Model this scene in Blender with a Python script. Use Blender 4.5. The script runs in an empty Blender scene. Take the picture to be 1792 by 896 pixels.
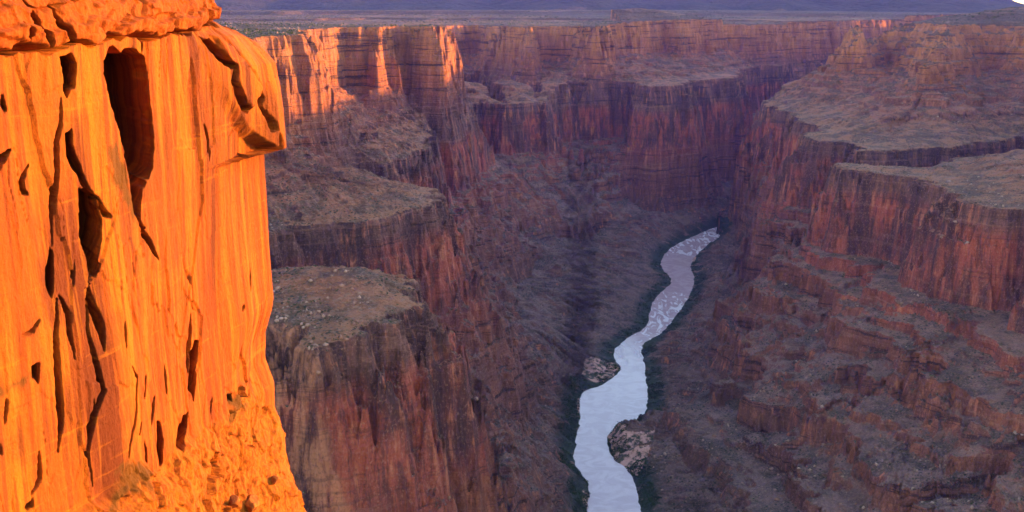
import bpy, bmesh, math, random
import numpy as np

# ------------------------------------------------------------------ camera, sky, sun, exposure
S = bpy.context.scene
C = S.collection
R = math.radians
CAMZ = 900.0                      # metres above the river
F = 1921.4                        # focal length in photograph pixels (1792 wide)
PITCH = math.atan(440.0 / F)      # the horizon is 8 px below the upper edge
cam_d = bpy.data.cameras.new('camera'); cam = bpy.data.objects.new('camera', cam_d); C.objects.link(cam)
cam_d.sensor_width = 36.0; cam_d.lens = 36.0 * F / 1792.0
cam_d.clip_start = 1.0; cam_d.clip_end = 200000.0
cam.location = (0, 0, CAMZ); cam.rotation_euler = (math.pi / 2 - PITCH, 0, 0)
S.camera = cam

HAZE = 0.000012
SUN_AZ, SUN_EL = 70.0, 5.0        # degrees to the right of the view direction, above the horizon
w = bpy.data.worlds.new('World'); S.world = w; w.use_nodes = True
nt = w.node_tree; nt.nodes.clear()
sky = nt.nodes.new('ShaderNodeTexSky'); sky.sky_type = 'NISHITA'; sky.sun_disc = False
sky.sun_elevation = R(SUN_EL); sky.sun_rotation = R(SUN_AZ); sky.altitude = 1500
sky.air_density = 1.0; sky.dust_density = 1.1; sky.ozone_density = 1.0
bg = nt.nodes.new('ShaderNodeBackground'); bg.inputs[1].default_value = 0.15
out = nt.nodes.new('ShaderNodeOutputWorld')
nt.links.new(sky.outputs[0], bg.inputs[0]); nt.links.new(bg.outputs[0], out.inputs[0])
sd = bpy.data.lights.new('sun', 'SUN'); sun = bpy.data.objects.new('sun', sd); C.objects.link(sun)
sd.energy = 2.6; sd.angle = R(0.6); sd.color = (1.0, 0.46, 0.07)
sun.rotation_euler = (R(90 - SUN_EL), 0, R(180 - SUN_AZ)); sun.location = (0, 0, 3000)
S.view_settings.view_transform = 'Standard'; S.view_settings.look = 'None'
S.view_settings.gamma = 1; S.view_settings.exposure = 3.22; S.view_settings.use_curve_mapping = False
try:
    S.cycles.use_denoising = True; S.cycles.max_bounces = 5; S.cycles.volume_bounces = 0
    S.cycles.diffuse_bounces = 1; S.cycles.glossy_bounces = 2
    S.cycles.use_adaptive_sampling = True; S.cycles.adaptive_threshold = 0.02
except Exception: pass
# (sun direction check: the lamp's -Z must point away from the sun)
SUNV = np.array([math.cos(R(SUN_EL)) * math.sin(R(SUN_AZ)), math.cos(R(SUN_EL)) * math.cos(R(SUN_AZ)), math.sin(R(SUN_EL))])

# ------------------------------------------------------------------ numeric helpers
f32 = np.float32
def hash2(ix, iy, seed):
    h = (ix.astype(np.uint32) * np.uint32(374761393)) ^ (iy.astype(np.uint32) * np.uint32(668265263)) ^ np.uint32((seed * 2246822519) & 0xffffffff)
    h = (h ^ (h >> np.uint32(13))) * np.uint32(1274126177)
    return h ^ (h >> np.uint32(16))
GA = (np.arange(64) / 64.0 * 2 * np.pi)
GX, GY = np.cos(GA).astype(f32), np.sin(GA).astype(f32)
def perlin(x, y, seed=0):
    x = np.asarray(x, f32); y = np.asarray(y, f32)
    xf = np.floor(x); yf = np.floor(y)
    ix = xf.astype(np.int32); iy = yf.astype(np.int32)
    fx = x - xf; fy = y - yf
    u = fx * fx * fx * (fx * (fx * 6 - 15) + 10); v = fy * fy * fy * (fy * (fy * 6 - 15) + 10)
    def g(a, b):
        k = (hash2(ix + a, iy + b, seed) & np.uint32(63)).astype(np.int32)
        return GX[k] * (fx - a) + GY[k] * (fy - b)
    n0 = g(0, 0); n0 = n0 + u * (g(1, 0) - n0)
    n1 = g(0, 1); n1 = n1 + u * (g(1, 1) - n1)
    return (n0 + v * (n1 - n0)) * 1.5
def fbm(x, y, seed=0, octv=4, gain=0.5):
    r = 0; a = 1.0; f = 1.0
    for k in range(octv):
        r = r + a * perlin(x * f, y * f, seed + k * 17); a *= gain; f *= 2.03
    return r
def ridged(x, y, seed=0, octv=3, gain=0.5):
    r = 0; a = 1.0; f = 1.0
    for k in range(octv):
        r = r + a * (0.5 - 1.6 * np.abs(perlin(x * f, y * f, seed + k * 17))); a *= gain; f *= 2.1
    return r
def sstep(a, b, x):
    t = np.clip((x - a) / (b - a), 0, 1); return t * t * (3 - 2 * t)
def lin(a, b, x): return np.clip((x - a) / (b - a), 0, 1)
CP, SP = math.cos(PITCH), math.sin(PITCH)
def ray(px, py):
    a = (px - 896.0) / F; b = -(py - 448.0) / F
    return np.array([a, CP + b * SP, -SP + b * CP])
def U(px, py, z):                 # where the ray of a photo pixel meets the level z
    d = ray(px, py); t = (z - CAMZ) / d[2]
    return (d[0] * t, d[1] * t)
def sdf_poly(poly, X, Y):         # signed distance, positive inside; plus the nearest point
    best = np.full(X.shape, 1e18, np.float64); nx = np.zeros_like(best); ny = np.zeros_like(best)
    inside = np.zeros(X.shape, bool)
    n = len(poly)
    for i in range(n):
        ax, ay = poly[i]; bx_, by_ = poly[(i + 1) % n]
        ex, ey = bx_ - ax, by_ - ay
        t = np.clip(((X - ax) * ex + (Y - ay) * ey) / max(ex * ex + ey * ey, 1e-9), 0, 1)
        qx = ax + t * ex; qy = ay + t * ey
        d = (X - qx) ** 2 + (Y - qy) ** 2
        m = d < best
        best = np.where(m, d, best); nx = np.where(m, qx, nx); ny = np.where(m, qy, ny)
        if ay != by_:
            c = ((ay > Y) != (by_ > Y)) & (X < (bx_ - ax) * (Y - ay) / (by_ - ay) + ax)
            inside ^= c
    d = np.sqrt(best)
    return np.where(inside, d, -d), nx, ny

ZF = 575.0                        # the red wall's top stands higher across the bend
# ------------------------------------------------------------------ contours of the canyon, each at the height of its own stratum
ZR0, ZC1, ZB, ZR, ZH, ZRIM = 0.0, 120.0, 330.0, 520.0, 655.0, 830.0
river_l = [(1040,960),(1030,896),(1034,850),(1008,812),(1012,740),(1016,688),(1050,674),(1086,648),(1072,622),(1092,595),(1130,571),(1142,530),(1160,508),(1174,492),(1156,465),(1167,440),(1200,420),(1240,402),(1282,388),(1330,376)]
river_r = [(1345,384),(1296,393),(1272,408),(1232,435),(1208,462),(1214,492),(1206,520),(1178,560),(1152,586),(1124,606),(1128,642),(1131,700),(1114,738),(1064,760),(1072,800),(1106,832),(1122,896),(1138,960)]
def smooth(pts, n=5):
    P = np.array(pts, float); o = []
    for i in range(len(P) - 1):
        a, b, c, d = P[max(i - 1, 0)], P[i], P[i + 1], P[min(i + 2, len(P) - 1)]
        for k in range(n):
            t = k / n; o.append(tuple(.5 * (2 * b + (c - a) * t + (2 * a - 5 * b + 4 * c - d) * t * t + (3 * b - a - 3 * c + d) * t ** 3)))
    return o + [tuple(P[-1])]
river_l, river_r = smooth(river_l), smooth(river_r)
P_river = [U(1060,1500,0), U(1045,1150,0)] + [U(x,y,0) for x,y in river_l] + [(1450,5300),(2300,6000),(3600,6400),(3600,6280),(2400,5880),(1550,5180)] + [U(x,y,0) for x,y in river_r] + [U(1150,1150,0), U(1165,1500,0)]
ZC1R = 66.0
L1 = [U(x,y,ZC1) for x,y in [(760,1400),(840,1100),(868,960),(905,870),(920,820),(905,770),(898,720),(905,660),(888,630),(905,596),(880,560),(866,520),(878,480),(905,440),(960,405),(1010,392),(1060,372),(1100,352),(1142,340),(1158,350),(1170,335),(1215,322),(1255,318),(1310,306),(1400,300)]]
P1L = [(-6000,200),(-200,200)] + L1 + [(1900,6000),(3600,6700),(3600,16000),(-6000,16000)]
R1 = [U(x,y,ZC1R) for x,y in [(1345,335),(1308,345),(1300,372),(1294,410),(1302,440),(1280,470),(1306,500),(1296,540),(1262,552),(1240,575),(1246,600),(1262,640),(1225,668),(1180,688),(1182,708),(1235,720),(1262,715),(1226,742),(1218,760),(1236,805),(1286,838),(1300,815),(1330,850),(1345,905),(1420,1000),(1440,1200),(1500,1500)]]
P1R = [(6000,6200),(3600,6050),(2400,5650),(1650,4950)] + R1 + [(900,200),(6000,200)]
L3 = [U(x,y,ZR) for x,y in [(300,640),(400,590),(450,568),(490,558),(530,568),(576,590),(626,582),(661,566),(694,541),(688,515),(640,496),(600,486),(560,479),(500,480),(440,485),(380,480),(330,440),(400,408),(465,398),(536,390),(626,384),(701,365),(731,353),(722,335),(690,325),(640,312),(590,300),(560,292),(600,288),(651,285),(706,276),(744,243),(748,225),(735,208),(755,196),(768,188),(800,181),(850,178),(882,181),(886,172),(878,165),(890,163),(905,168),(935,172),(958,178),(955,165),(900,152),(850,145)]]
P3L = [(-6000,100),(-900,300)] + L3 + [(-500,5100),(-1300,5500)] + [U(x,y,ZF) for x,y in [(800,140),(860,150),(900,156),(940,154),(965,146),(1000,141),(1060,140),(1105,141),(1128,146),(1146,150),(1185,147),(1200,138),(1240,136),(1272,134),(1284,126),(1290,118),(1325,112),(1380,110),(1450,107)]] + [(3300,6900),(5000,7300),(5000,16000),(-6000,16000)]
P3R = [(6000,5700),(3000,5500)] + [U(x,y,ZR) for x,y in [(1480,158),(1390,165),(1350,172),(1341,181),(1362,192),(1402,200),(1424,222),(1424,239),(1450,246),(1490,250),(1520,262),(1580,260),(1640,254),(1700,248),(1792,236),(1900,226),(2000,222),(2000,250),(1900,252),(1792,266),(1700,280),(1640,292),(1560,291),(1490,287),(1494,296),(1530,302),(1590,305),(1640,316),(1670,338),(1700,350),(1745,360),(1792,364),(1860,380),(1900,400)]] + [(1120,1750),(1130,1300),(1300,900),(1250,300),(6000,300)]
P4L = [(-6000,100),(-1250,300),(-900,1500)] + [U(x,y,ZH) for x,y in [(380,240),(470,212),(500,206),(545,200),(566,190),(562,172),(575,158),(610,150),(640,148),(668,152),(700,140),(735,146),(760,146),(785,136),(790,128),(770,120),(700,112)]] + [(-1200,5100),(-1900,5600)] + [U(x,y,ZH) for x,y in [(780,97),(830,94),(860,97),(905,104),(925,108),(935,100),(1000,101),(1040,108),(1056,106),(1080,98),(1130,95),(1160,92),(1200,94),(1250,88),(1330,86),(1400,84),(1460,82)]] + [(3800,8600),(6000,8600),(6000,16000),(-6000,16000)]
P4R = [(6500,6600),(3500,6600),(2300,5700)] + [U(x,y,ZH) for x,y in [(1462,112),(1451,118),(1480,121),(1530,122),(1552,110),(1580,114),(1600,128),(1626,144),(1650,142),(1680,130),(1740,122),(1792,128),(1850,135),(1950,160)]] + [(1600,2700),(1500,1900),(1700,1300),(1600,700),(1700,-1500),(6500,-1500)]

# the fields are evaluated on a coarse map grid and read back bilinearly
GXs, GYs, GD = -4600.0, -1600.0, 14.0
NXg, NYg = int(9600 / GD), int(12200 / GD)
gx = GXs + np.arange(NXg) * GD; gy = GYs + np.arange(NYg) * GD
MX, MY = np.meshgrid(gx, gy)
def field(polys):
    s = nx = ny = None
    for p in polys:
        a, b, c = sdf_poly(p, MX, MY)
        if s is None: s, nx, ny = a, b, c
        else:
            m = a > s
            s = np.where(m, a, s); nx = np.where(m, b, nx); ny = np.where(m, c, ny)
    return s.astype(f32), nx.astype(f32), ny.astype(f32)
F0 = field([P_river]); F1 = field([P1L, P1R]); F3 = field([P3L, P3R]); F4 = field([P4L, P4R])
def rd(f, x, y):
    u = np.clip((x - GXs) / GD, 0, NXg - 1.001); v = np.clip((y - GYs) / GD, 0, NYg - 1.001)
    i = u.astype(np.int32); j = v.astype(np.int32); fu = (u - i).astype(f32); fv = (v - j).astype(f32)
    k = j * NXg + i; g = f.ravel()
    a = g[k]; b = g[k + 1]; c = g[k + NXg]; d = g[k + NXg + 1]
    return (a + (b - a) * fu) * (1 - fv) + (c + (d - c) * fu) * fv

# irregular strata: hard beds stand as little cliffs, soft beds as slopes
rng = np.random.RandomState(7)
def make_strata():
    zi = [0.0]; zo = [0.0]; z = 0.0
    while z < 1500:
        soft = rng.uniform(6, 26); hard = rng.uniform(4, 16)
        tot = soft + hard
        # soft bed takes more of the input range, hard bed less
        fr = rng.uniform(0.72, 0.9)
        zi.append(z + tot * fr); zo.append(z + soft)
        zi.append(z + tot); zo.append(z + tot); z += tot
    return np.array(zi, f32), np.array(zo, f32)
SZI, SZO = make_strata()

def height(x, y, detail=True):
    x = x.astype(f32); y = y.astype(f32)
    wx = fbm(x / 420, y / 420, 3, 3) ; wy = fbm(x / 420, y / 420, 91, 3)
    r = np.hypot(x, y)
    xw = x + wx * 26; yw = y + wy * 26
    s0 = -rd(F0[0], x + wx * 4, y + wy * 4) + 3.5 * fbm(x / 35, y / 35, 9, 3)
    s1 = rd(F1[0], xw, yw); s3 = rd(F3[0], xw, yw); s4 = rd(F4[0], xw, yw)
    # buttresses and clefts
    rA = ridged(x / 150, y / 150, 11, 3)
    rB = ridged(x / 46, y / 46, 23, 3 if detail else 1)
    rC = fbm(x / 14, y / 14, 37, 3 if detail else 1)
    rL = ridged(x / 430, y / 430, 151, 2)
    s3 = s3 + rL * 22 + rA * 30 + rB * 15 + rC * 3.4
    s4 = s4 + rA * 38 + rB * 10 + rC * 2.6
    s1 = s1 + rL * 26 + rA * 34 + rB * 13 + rC * 3.0
    W4, W3, W1 = 46.0, 62.0 + 30 * fbm(x / 300, y / 300, 5, 2), 34.0
    W3 = np.clip(W3, 34, 110)
    W4 = W4 + 120 * sstep(1050, 1500, x) * (y < 5200) * (1 + .4 * fbm(x / 160, y / 160, 181, 2)) + 0 * x
    s3 = np.maximum(s3, s4 + 40)
    s1 = np.maximum(s1, s3 + W3 + 35)
    s0b = np.maximum(s0, s1 + W1 + 30)
    rside = sstep(-60, 60, x - np.interp(y, [0, 1500, 2500, 3500, 4500, 6000], [170, 170, 300, 470, 900, 1900]))
    zr1 = ZC1 + (ZC1R - ZC1) * rside + 22 * fbm(x / 700, y / 700, 61, 2)      # lower cliffs vary in height
    zb1 = zr1 * (0.5 + .32 * (1 - rside) * sstep(-.2, .3, fbm(x / 400, y / 400, 63, 2) + .1))
    # gullies run down the slope: noise read at the foot point of each fall line
    nx3 = rd(F3[1], xw, yw); ny3 = rd(F3[2], xw, yw)
    gul = ridged(nx3 / 95 + x / 900, ny3 / 95 + y / 900, 71, 3)
    nx0 = rd(F0[1], x, y); ny0 = rd(F0[2], x, y)
    gul0 = ridged(nx0 / 80 + x / 500, ny0 / 80 + y / 500, 77, 3)
    h = np.zeros_like(x)
    # talus by the river
    t0 = np.clip(s0b / np.maximum(s0b - s1 - W1, 1), 0, 1)
    h0 = zb1 * t0 ** 1.12 + gul0 * 20 * sstep(0.05, 0.5, t0) * (1 - 0.5 * sstep(0.8, 1, t0)) + 5 * fbm(x / 40, y / 40, 44, 3) * sstep(0.02, 0.25, t0)
    h0 = np.where(s0 < 0, np.maximum(s0 * 0.3, -6), np.maximum(h0, 0.35 * np.minimum(s0, 8)))
    # lower cliff
    t1 = lin(-W1, 0, s1); h1 = zb1 + (zr1 - zb1) * t1
    # ledges up to the foot of the big wall
    t2 = np.clip(s1 / np.maximum(s1 - s3 - W3, 1), 0, 1)
    tt = np.clip(t2 + (.085 * fbm(x / 300, y / 300, 141, 3) + .032 * rA + .012 * rB + .006 * rC) * np.sin(np.pi * t2), 0, 1)
    p2 = np.interp(tt, [0, .12, .145, .30, .33, .47, .495, .64, .67, .83, .86, 1], [0, .05, .18, .25, .41, .47, .60, .66, .82, .87, .97, 1]).astype(f32)
    p2b = np.interp(tt, [0, .08, .10, .20, .24, .42, .44, .58, .64, .74, .755, .90, .93, 1], [0, .04, .10, .14, .33, .43, .49, .55, .77, .80, .86, .90, .98, 1]).astype(f32)
    mb = sstep(-.12, .12, fbm(x / 330, y / 330, 149, 2)); p2 = p2 * (1 - mb) + p2b * mb
    k2 = np.clip(.25 + 1.0 * np.maximum(sstep(60, 420, x - .28 * (y - 1500)), sstep(4250, 4500, y)) + .9 * fbm(x / 380, y / 380, 145, 3), .12, 1)
    p2 = t2 ** .92 * (1 - k2) + p2 * k2
    h2 = zr1 + (ZB - zr1) * p2 + (gul * (13 + 26 * (1 - k2)) - 16 * sstep(.05, .45, ridged(nx3 / 330 + x / 1500, ny3 / 330 + y / 1500, 195, 2)) + 8 * ridged(x / 130, y / 130, 147, 3)) * np.sin(np.pi * t2)
    # big red wall: near vertical with one or two small set-backs
    t3 = lin(-W3, 0, s3)
    prof = np.interp(t3, [0, .16, .22, .50, .60, .9, 1], [0, .22, .25, .62, .66, .97, 1]).astype(f32)
    zrt = ZR + (ZF - ZR) * np.maximum(sstep(4600, 4720, y), sstep(4250, 4500, y) * sstep(170, 260, x) * (x < 900)) * (x < 1250 + (y - 4600) * .5) + 14 * np.exp(-((x + 215) ** 2 + (y - 1420) ** 2) / 130 ** 2)
    h3 = ZB + (zrt - ZB) * prof
    # bench and the slope above it
    t4 = np.clip(s3 / np.maximum(s3 - s4, 1), 0, 1)
    t4 = np.clip(t4 + .05 * fbm(x / 130, y / 130, 165, 3) * np.sin(np.pi * t4), 0, 1)
    dome = 16 * np.exp(-((x + 240) ** 2 + (y - 1450) ** 2) / 95 ** 2) * sstep(0, 40, s3)
    h4 = zrt + dome + (ZH - zrt) * np.interp(t4, [0, .06, .2, .4, .50, .515, .64, .66, .78, .80, .90, .92, 1], [0, .02, .14, .28, .35, .42, .50, .58, .66, .75, .83, .92, 1]).astype(f32) + (gul * 20 * (1 - 0.4 * t4) + 7 * fbm(x / 110, y / 110, 161, 3)) * sstep(.08, .5, t4)
    # rim cliff
    t5 = lin(0, W4, s4)
    prof5 = np.interp(t5, [0, .14, .24, .36, .44, .60, .70, .84, 1], [0, .26, .29, .50, .53, .76, .79, .95, 1]).astype(f32)
    right = sstep(200, 900, x) * (r < 6300)
    zrim = 833 - 28 * sstep(3600, 4400, y) + 24 * right - 10 * sstep(5000, 7000, r)
    h5 = ZH + (zrim - ZH) * prof5
    back = np.maximum(s4 - W4, 0)
    h5 = h5 + np.where(right > .5, np.minimum(back * 0.17, 62), np.minimum(back * 0.012, 22)) + 2.5 * fbm(x / 60, y / 60, 88, 3) * sstep(0, 30, back)
    # one or two steps in the far plateau, then the long hill behind it
    az = np.degrees(np.arctan2(x, y))
    step = 13 * sstep(6700, 6740, r + 300 * fbm(x / 700, y / 700, 103, 3)) * (1 - right) + sstep(7900, 8060, r + 260 * fbm(x / 900, y / 900, 101, 3)) * 26 * (1 - right)
    hill_r = 9600 + 500 * fbm(az / 5, az * 0 + 3, 105, 3)
    hill_h = (430 * sstep(25.3, 19.5, az) + 20) * (1 + .35 * fbm(x / 2600, y / 2600, 109, 3))
    hill = np.clip((r - hill_r) / 3600, 0, 1) ** 0.9 * hill_h
    hill = hill * (1 + .22 * ridged(x / 700, y / 700, 113, 3))
    h5 = h5 + step + hill
    h = np.where(s1 < -W1, h0, np.where(s1 < 0, h1, np.where(s3 < -W3, h2, np.where(s3 < 0, h3, np.where(s4 < 0, h4, h5)))))
    # bedding: wiggle the input a little, push through the strata table
    land = sstep(18, 80, h) * (1 - sstep(0, 60, back))
    wig = 7 * fbm(x / 70, y / 70, 51, 3) + 5 * fbm(x / 300, y / 300, 52, 2)
    dip = 0.006 * y
    hh = h + wig + dip
    st = np.interp(hh, SZI, SZO).astype(f32) - wig - dip
    amt = np.where(s1 < -W1, 0.35, np.where(s3 < -W3, 1.0, np.where(s3 < 0, 0.8, np.where(s4 < 0, 0.85, 0.9)))).astype(f32)
    h = h + (st - h) * land * amt
    rough = fbm(x / 9, y / 9, 131, 3) * 1.1 if detail else 0
    h = h + rough * sstep(2, 12, h)
    talus = np.where((s1 < -W1) & (s0 > 0), 1.0, 0.0)
    return h.astype(f32), s0.astype(f32), talus.astype(f32)

# ------------------------------------------------------------------ mesh helpers
def mesh_from(name, verts, faces, mat, parent=None, smooth=True, attrs=None):
    me = bpy.data.meshes.new(name)
    verts = np.ascontiguousarray(verts, f32); faces = np.ascontiguousarray(faces, np.int32)
    k = faces.shape[1]
    me.vertices.add(len(verts)); me.vertices.foreach_set('co', verts.ravel())
    me.loops.add(faces.size); me.loops.foreach_set('vertex_index', faces.ravel())
    me.polygons.add(len(faces)); me.polygons.foreach_set('loop_start', np.arange(0, faces.size, k, dtype=np.int32))
    me.polygons.foreach_set('loop_total', np.full(len(faces), k, np.int32))
    if smooth: me.polygons.foreach_set('use_smooth', np.ones(len(faces), bool))
    me.update(calc_edges=True)
    for an, av in (attrs or {}).items():
        a = me.attributes.new(an, 'FLOAT', 'POINT'); a.data.foreach_set('value', np.ascontiguousarray(av, f32))
    me.materials.append(mat)
    o = bpy.data.objects.new(name, me); C.objects.link(o)
    if parent: o.parent = parent
    return o
def sub_mesh(name, V, Fc, mask, mat, parent=None, attrs=None):
    f = Fc[mask]; used = np.unique(f); remap = np.zeros(len(V), np.int32); remap[used] = np.arange(len(used))
    return mesh_from(name, V[used], remap[f], mat, parent, attrs={k: v[used] for k, v in (attrs or {}).items()})
def grid_faces(nr, nc):
    i = np.arange(nr - 1)[:, None] * nc + np.arange(nc - 1)[None, :]
    i = i.ravel(); return np.stack([i, i + 1, i + nc + 1, i + nc], 1)
def tag(o, label=None, cat=None, group=None, kind=None):
    if label: o['label'] = label
    if cat: o['category'] = cat
    if group: o['group'] = group
    if kind: o['kind'] = kind
    return o
def empty(name, loc, label, cat, group=None):
    o = bpy.data.objects.new(name, None); C.objects.link(o); o.location = loc; o.empty_display_size = 1
    return tag(o, label, cat, group)

# ------------------------------------------------------------------ node helpers
class NT:
    def __init__(s, name):
        s.m = bpy.data.materials.new(name); s.m.use_nodes = True; s.t = s.m.node_tree; s.t.nodes.clear()
        s.out = s.n('ShaderNodeOutputMaterial'); s.b = s.n('ShaderNodeBsdfPrincipled'); s.l(s.b.outputs[0], s.out.inputs[0])
        s.geo = s.n('ShaderNodeNewGeometry')
        s.b.inputs['Specular IOR Level'].default_value = 0.2; s.b.inputs['Roughness'].default_value = 0.9
    def n(s, t): return s.t.nodes.new(t)
    def l(s, a, b): s.t.links.new(a, b)
    def val(s, sock, v):
        if isinstance(v, (int, float)): sock.default_value = v
        elif isinstance(v, tuple): sock.default_value = v if len(v) == len(sock.default_value) else tuple(v) + (1,)
        else: s.l(v, sock)
    def pos(s, sc=(1, 1, 1), warp=None):
        m = s.n('ShaderNodeMapping'); m.inputs['Scale'].default_value = sc; s.l(warp or s.geo.outputs['Position'], m.inputs['Vector']); return m.outputs[0]
    def noise(s, vec, scale=1, detail=4, rough=.5, out='Fac', dist=0):
        n = s.n('ShaderNodeTexNoise'); s.l(vec, n.inputs['Vector']); n.inputs['Scale'].default_value = scale
        n.inputs['Detail'].default_value = detail; n.inputs['Roughness'].default_value = rough; n.inputs['Distortion'].default_value = dist
        return n.outputs[out]
    def vor(s, vec, scale=1, feat='F1', out='Distance', rnd=1):
        n = s.n('ShaderNodeTexVoronoi'); n.feature = feat; s.l(vec, n.inputs['Vector']); n.inputs['Scale'].default_value = scale
        n.inputs['Randomness'].default_value = rnd; return n.outputs[out]
    def math(s, op, a, b=0.0, c=None, clamp=False):
        n = s.n('ShaderNodeMath'); n.operation = op; n.use_clamp = clamp; s.val(n.inputs[0], a); s.val(n.inputs[1], b)
        if c is not None: s.val(n.inputs[2], c)
        return n.outputs[0]
    def ramp(s, fac, a, b, lo=0.0, hi=1.0):
        n = s.n('ShaderNodeMapRange'); n.interpolation_type = 'SMOOTHSTEP'; s.val(n.inputs[0], fac)
        n.inputs[1].default_value = a; n.inputs[2].default_value = b; n.inputs[3].default_value = lo; n.inputs[4].default_value = hi
        return n.outputs[0]
    def cramp(s, fac, stops):
        n = s.n('ShaderNodeValToRGB'); s.val(n.inputs[0], fac); e = n.color_ramp.elements
        while len(e) < len(stops): e.new(0.5)
        for i, (p, c) in enumerate(stops): e[i].position = p; e[i].color = tuple(c) + (1,)
        return n.outputs[0]
    def mix(s, f, a, b, mode='MIX'):
        n = s.n('ShaderNodeMix'); n.data_type = 'RGBA'; n.blend_type = mode; s.val(n.inputs[0], f)
        s.val(n.inputs[6], a); s.val(n.inputs[7], b); return n.outputs[2]
    def attr(s, name):
        n = s.n('ShaderNodeAttribute'); n.attribute_name = name; return n.outputs['Fac']
    def z(s):
        n = s.n('ShaderNodeSeparateXYZ'); s.l(s.geo.outputs['Position'], n.inputs[0]); return n.outputs[2]
    def nz(s):
        n = s.n('ShaderNodeSeparateXYZ'); s.l(s.geo.outputs['Normal'], n.inputs[0]); return n.outputs[2]
    def bump(s, h, strength, dist, prev=None):
        n = s.n('ShaderNodeBump'); n.inputs['Strength'].default_value = strength; n.inputs['Distance'].default_value = dist
        s.l(h, n.inputs['Height'])
        if prev: s.l(prev, n.inputs['Normal'])
        return n.outputs[0]

def rock_material():
    k = NT('canyon_rock')
    P = k.geo.outputs['Position']; z = k.z(); nz = k.nz()
    # --- beds by height, wobbling a little
    wob = k.noise(k.pos((.004, .004, .004)), 1, 4)
    zz = k.math('ADD', z, k.math('MULTIPLY', k.math('SUBTRACT', wob, .5), 60))
    cliff = k.cramp(k.math('DIVIDE', zz, 900), [(0.0, (.17, .09, .065)), (.18, (.30, .10, .06)), (.30, (.36, .11, .06)), (.34, (.40, .09, .048)),
                    (.50, (.44, .085, .042)), (.535, (.25, .10, .068)), (.585, (.24, .095, .062)), (.66, (.27, .085, .05)), (.72, (.46, .13, .04)), (.85, (.56, .18, .045)), (.95, (.48, .16, .05))])
    rw = k.math('MULTIPLY', k.ramp(z, 300, 350), k.ramp(z, 600, 530)); vs = k.math('ADD', .42, k.math('MULTIPLY', rw, .58))
    # vertical curtains of varnish
    st1 = k.noise(k.pos((.016, .016, .0038)), 1, 7, .62)
    st2 = k.noise(k.pos((.07, .07, .008)), 1, 6, .65)
    big = k.noise(k.pos((.005, .005, .012)), 1, 5, .6)
    c = k.mix(k.math('MULTIPLY', k.ramp(st1, .42, .58, 0, .85), vs), cliff, (.075, .034, .030))
    c = k.mix(k.math('MULTIPLY', k.ramp(st2, .52, .68), k.ramp(big, .40, .58)), c, (.60, .18, .085))
    c = k.mix(k.math('MULTIPLY', k.math('MULTIPLY', k.ramp(st2, .52, .40), .65), vs), c, (.06, .028, .026))
    c = k.mix(k.ramp(big, .46, .34, 0, .45), c, (.16, .06, .045))
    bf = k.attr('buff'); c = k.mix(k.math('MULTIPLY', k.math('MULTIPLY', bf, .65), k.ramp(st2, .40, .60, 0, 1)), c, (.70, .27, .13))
    # fine beds
    bz = k.noise(k.pos((.003, .003, .085)), 1, 6, .72)
    lo = k.math('ADD', k.math('MULTIPLY', k.ramp(z, 300, 350, 0, -.6), k.ramp(z, 490, 455, 0, 1)), 1.0)
    c = k.mix(k.math('MULTIPLY', k.ramp(bz, .54, .66, 0, .40), lo), c, (.46, .20, .13))
    c = k.mix(k.math('MULTIPLY', k.ramp(bz, .46, .38, 0, .85), lo), c, (.055, .028, .026))
    # --- rubble slopes
    sl = k.cramp(k.math('DIVIDE', zz, 900), [(0.0, (.19, .10, .08)), (.2, (.27, .13, .10)), (.35, (.30, .13, .085)), (.5, (.34, .115, .065)), (.575, (.36, .14, .065)), (.64, (.38, .12, .058)),
                 (.72, (.30, .095, .046)), (.885, (.20, .09, .042)), (.925, (.075, .045, .026))])
    n1 = k.noise(k.pos((.02, .02, .02)), 1, 6, .65); n2 = k.noise(k.pos((.15, .15, .15)), 1, 4, .6)
    sl = k.mix(k.ramp(n1, .42, .60, 0, .7), sl, (.060, .045, .030))
    sl = k.mix(k.ramp(n2, .54, .66, 0, .65), sl, (.29, .165, .11))
    sl = k.mix(k.ramp(bz, .55, .63, 0, .35), sl, (.40, .19, .13)); sl = k.mix(k.ramp(bz, .45, .38, 0, .5), sl, (.08, .042, .032))
    dots = k.vor(k.pos((.13, .13, .13)), 1); dn = k.noise(k.pos((.01, .01, .01)), 1, 3)
    sl = k.mix(k.math('MULTIPLY', k.ramp(dots, .36, .20), k.ramp(dn, .40, .56, 0, .9)), sl, (.03, .035, .018))
    steep = k.ramp(k.math('ADD', nz, k.math('MULTIPLY', k.math('SUBTRACT', n2, .5), .25)), .62, .80)
    col = k.mix(steep, c, sl)
    grit = k.noise(k.pos((.32, .32, .22)), 1, 4, .7)
    col = k.mix(k.ramp(grit, .52, .68, 0, .45), col, (.05, .024, .02)); col = k.mix(k.ramp(grit, .46, .34, 0, .35), col, (.55, .26, .17))
    # green strip along the water and greenish bench rims
    riv = k.attr('shore')
    gr = k.math('MULTIPLY', k.ramp(riv, 62, 14), k.ramp(n1, .34, .48))
    col = k.mix(gr, col, (.028, .042, .022))
    k.l(col, k.b.inputs['Base Color'])
    hb = k.math('ADD', k.math('MULTIPLY', k.noise(k.pos((.06, .06, .02)), 1, 8, .62), 1.0), k.math('MULTIPLY', k.math('MULTIPLY', bz, lo), 1.1))
    b1 = k.bump(hb, 1.0, 16.0)
    b2 = k.bump(k.noise(k.pos((.35, .35, .28)), 1, 5, .65), .9, 3.5, b1)
    k.l(b2, k.b.inputs['Normal'])
    return k.m
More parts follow.
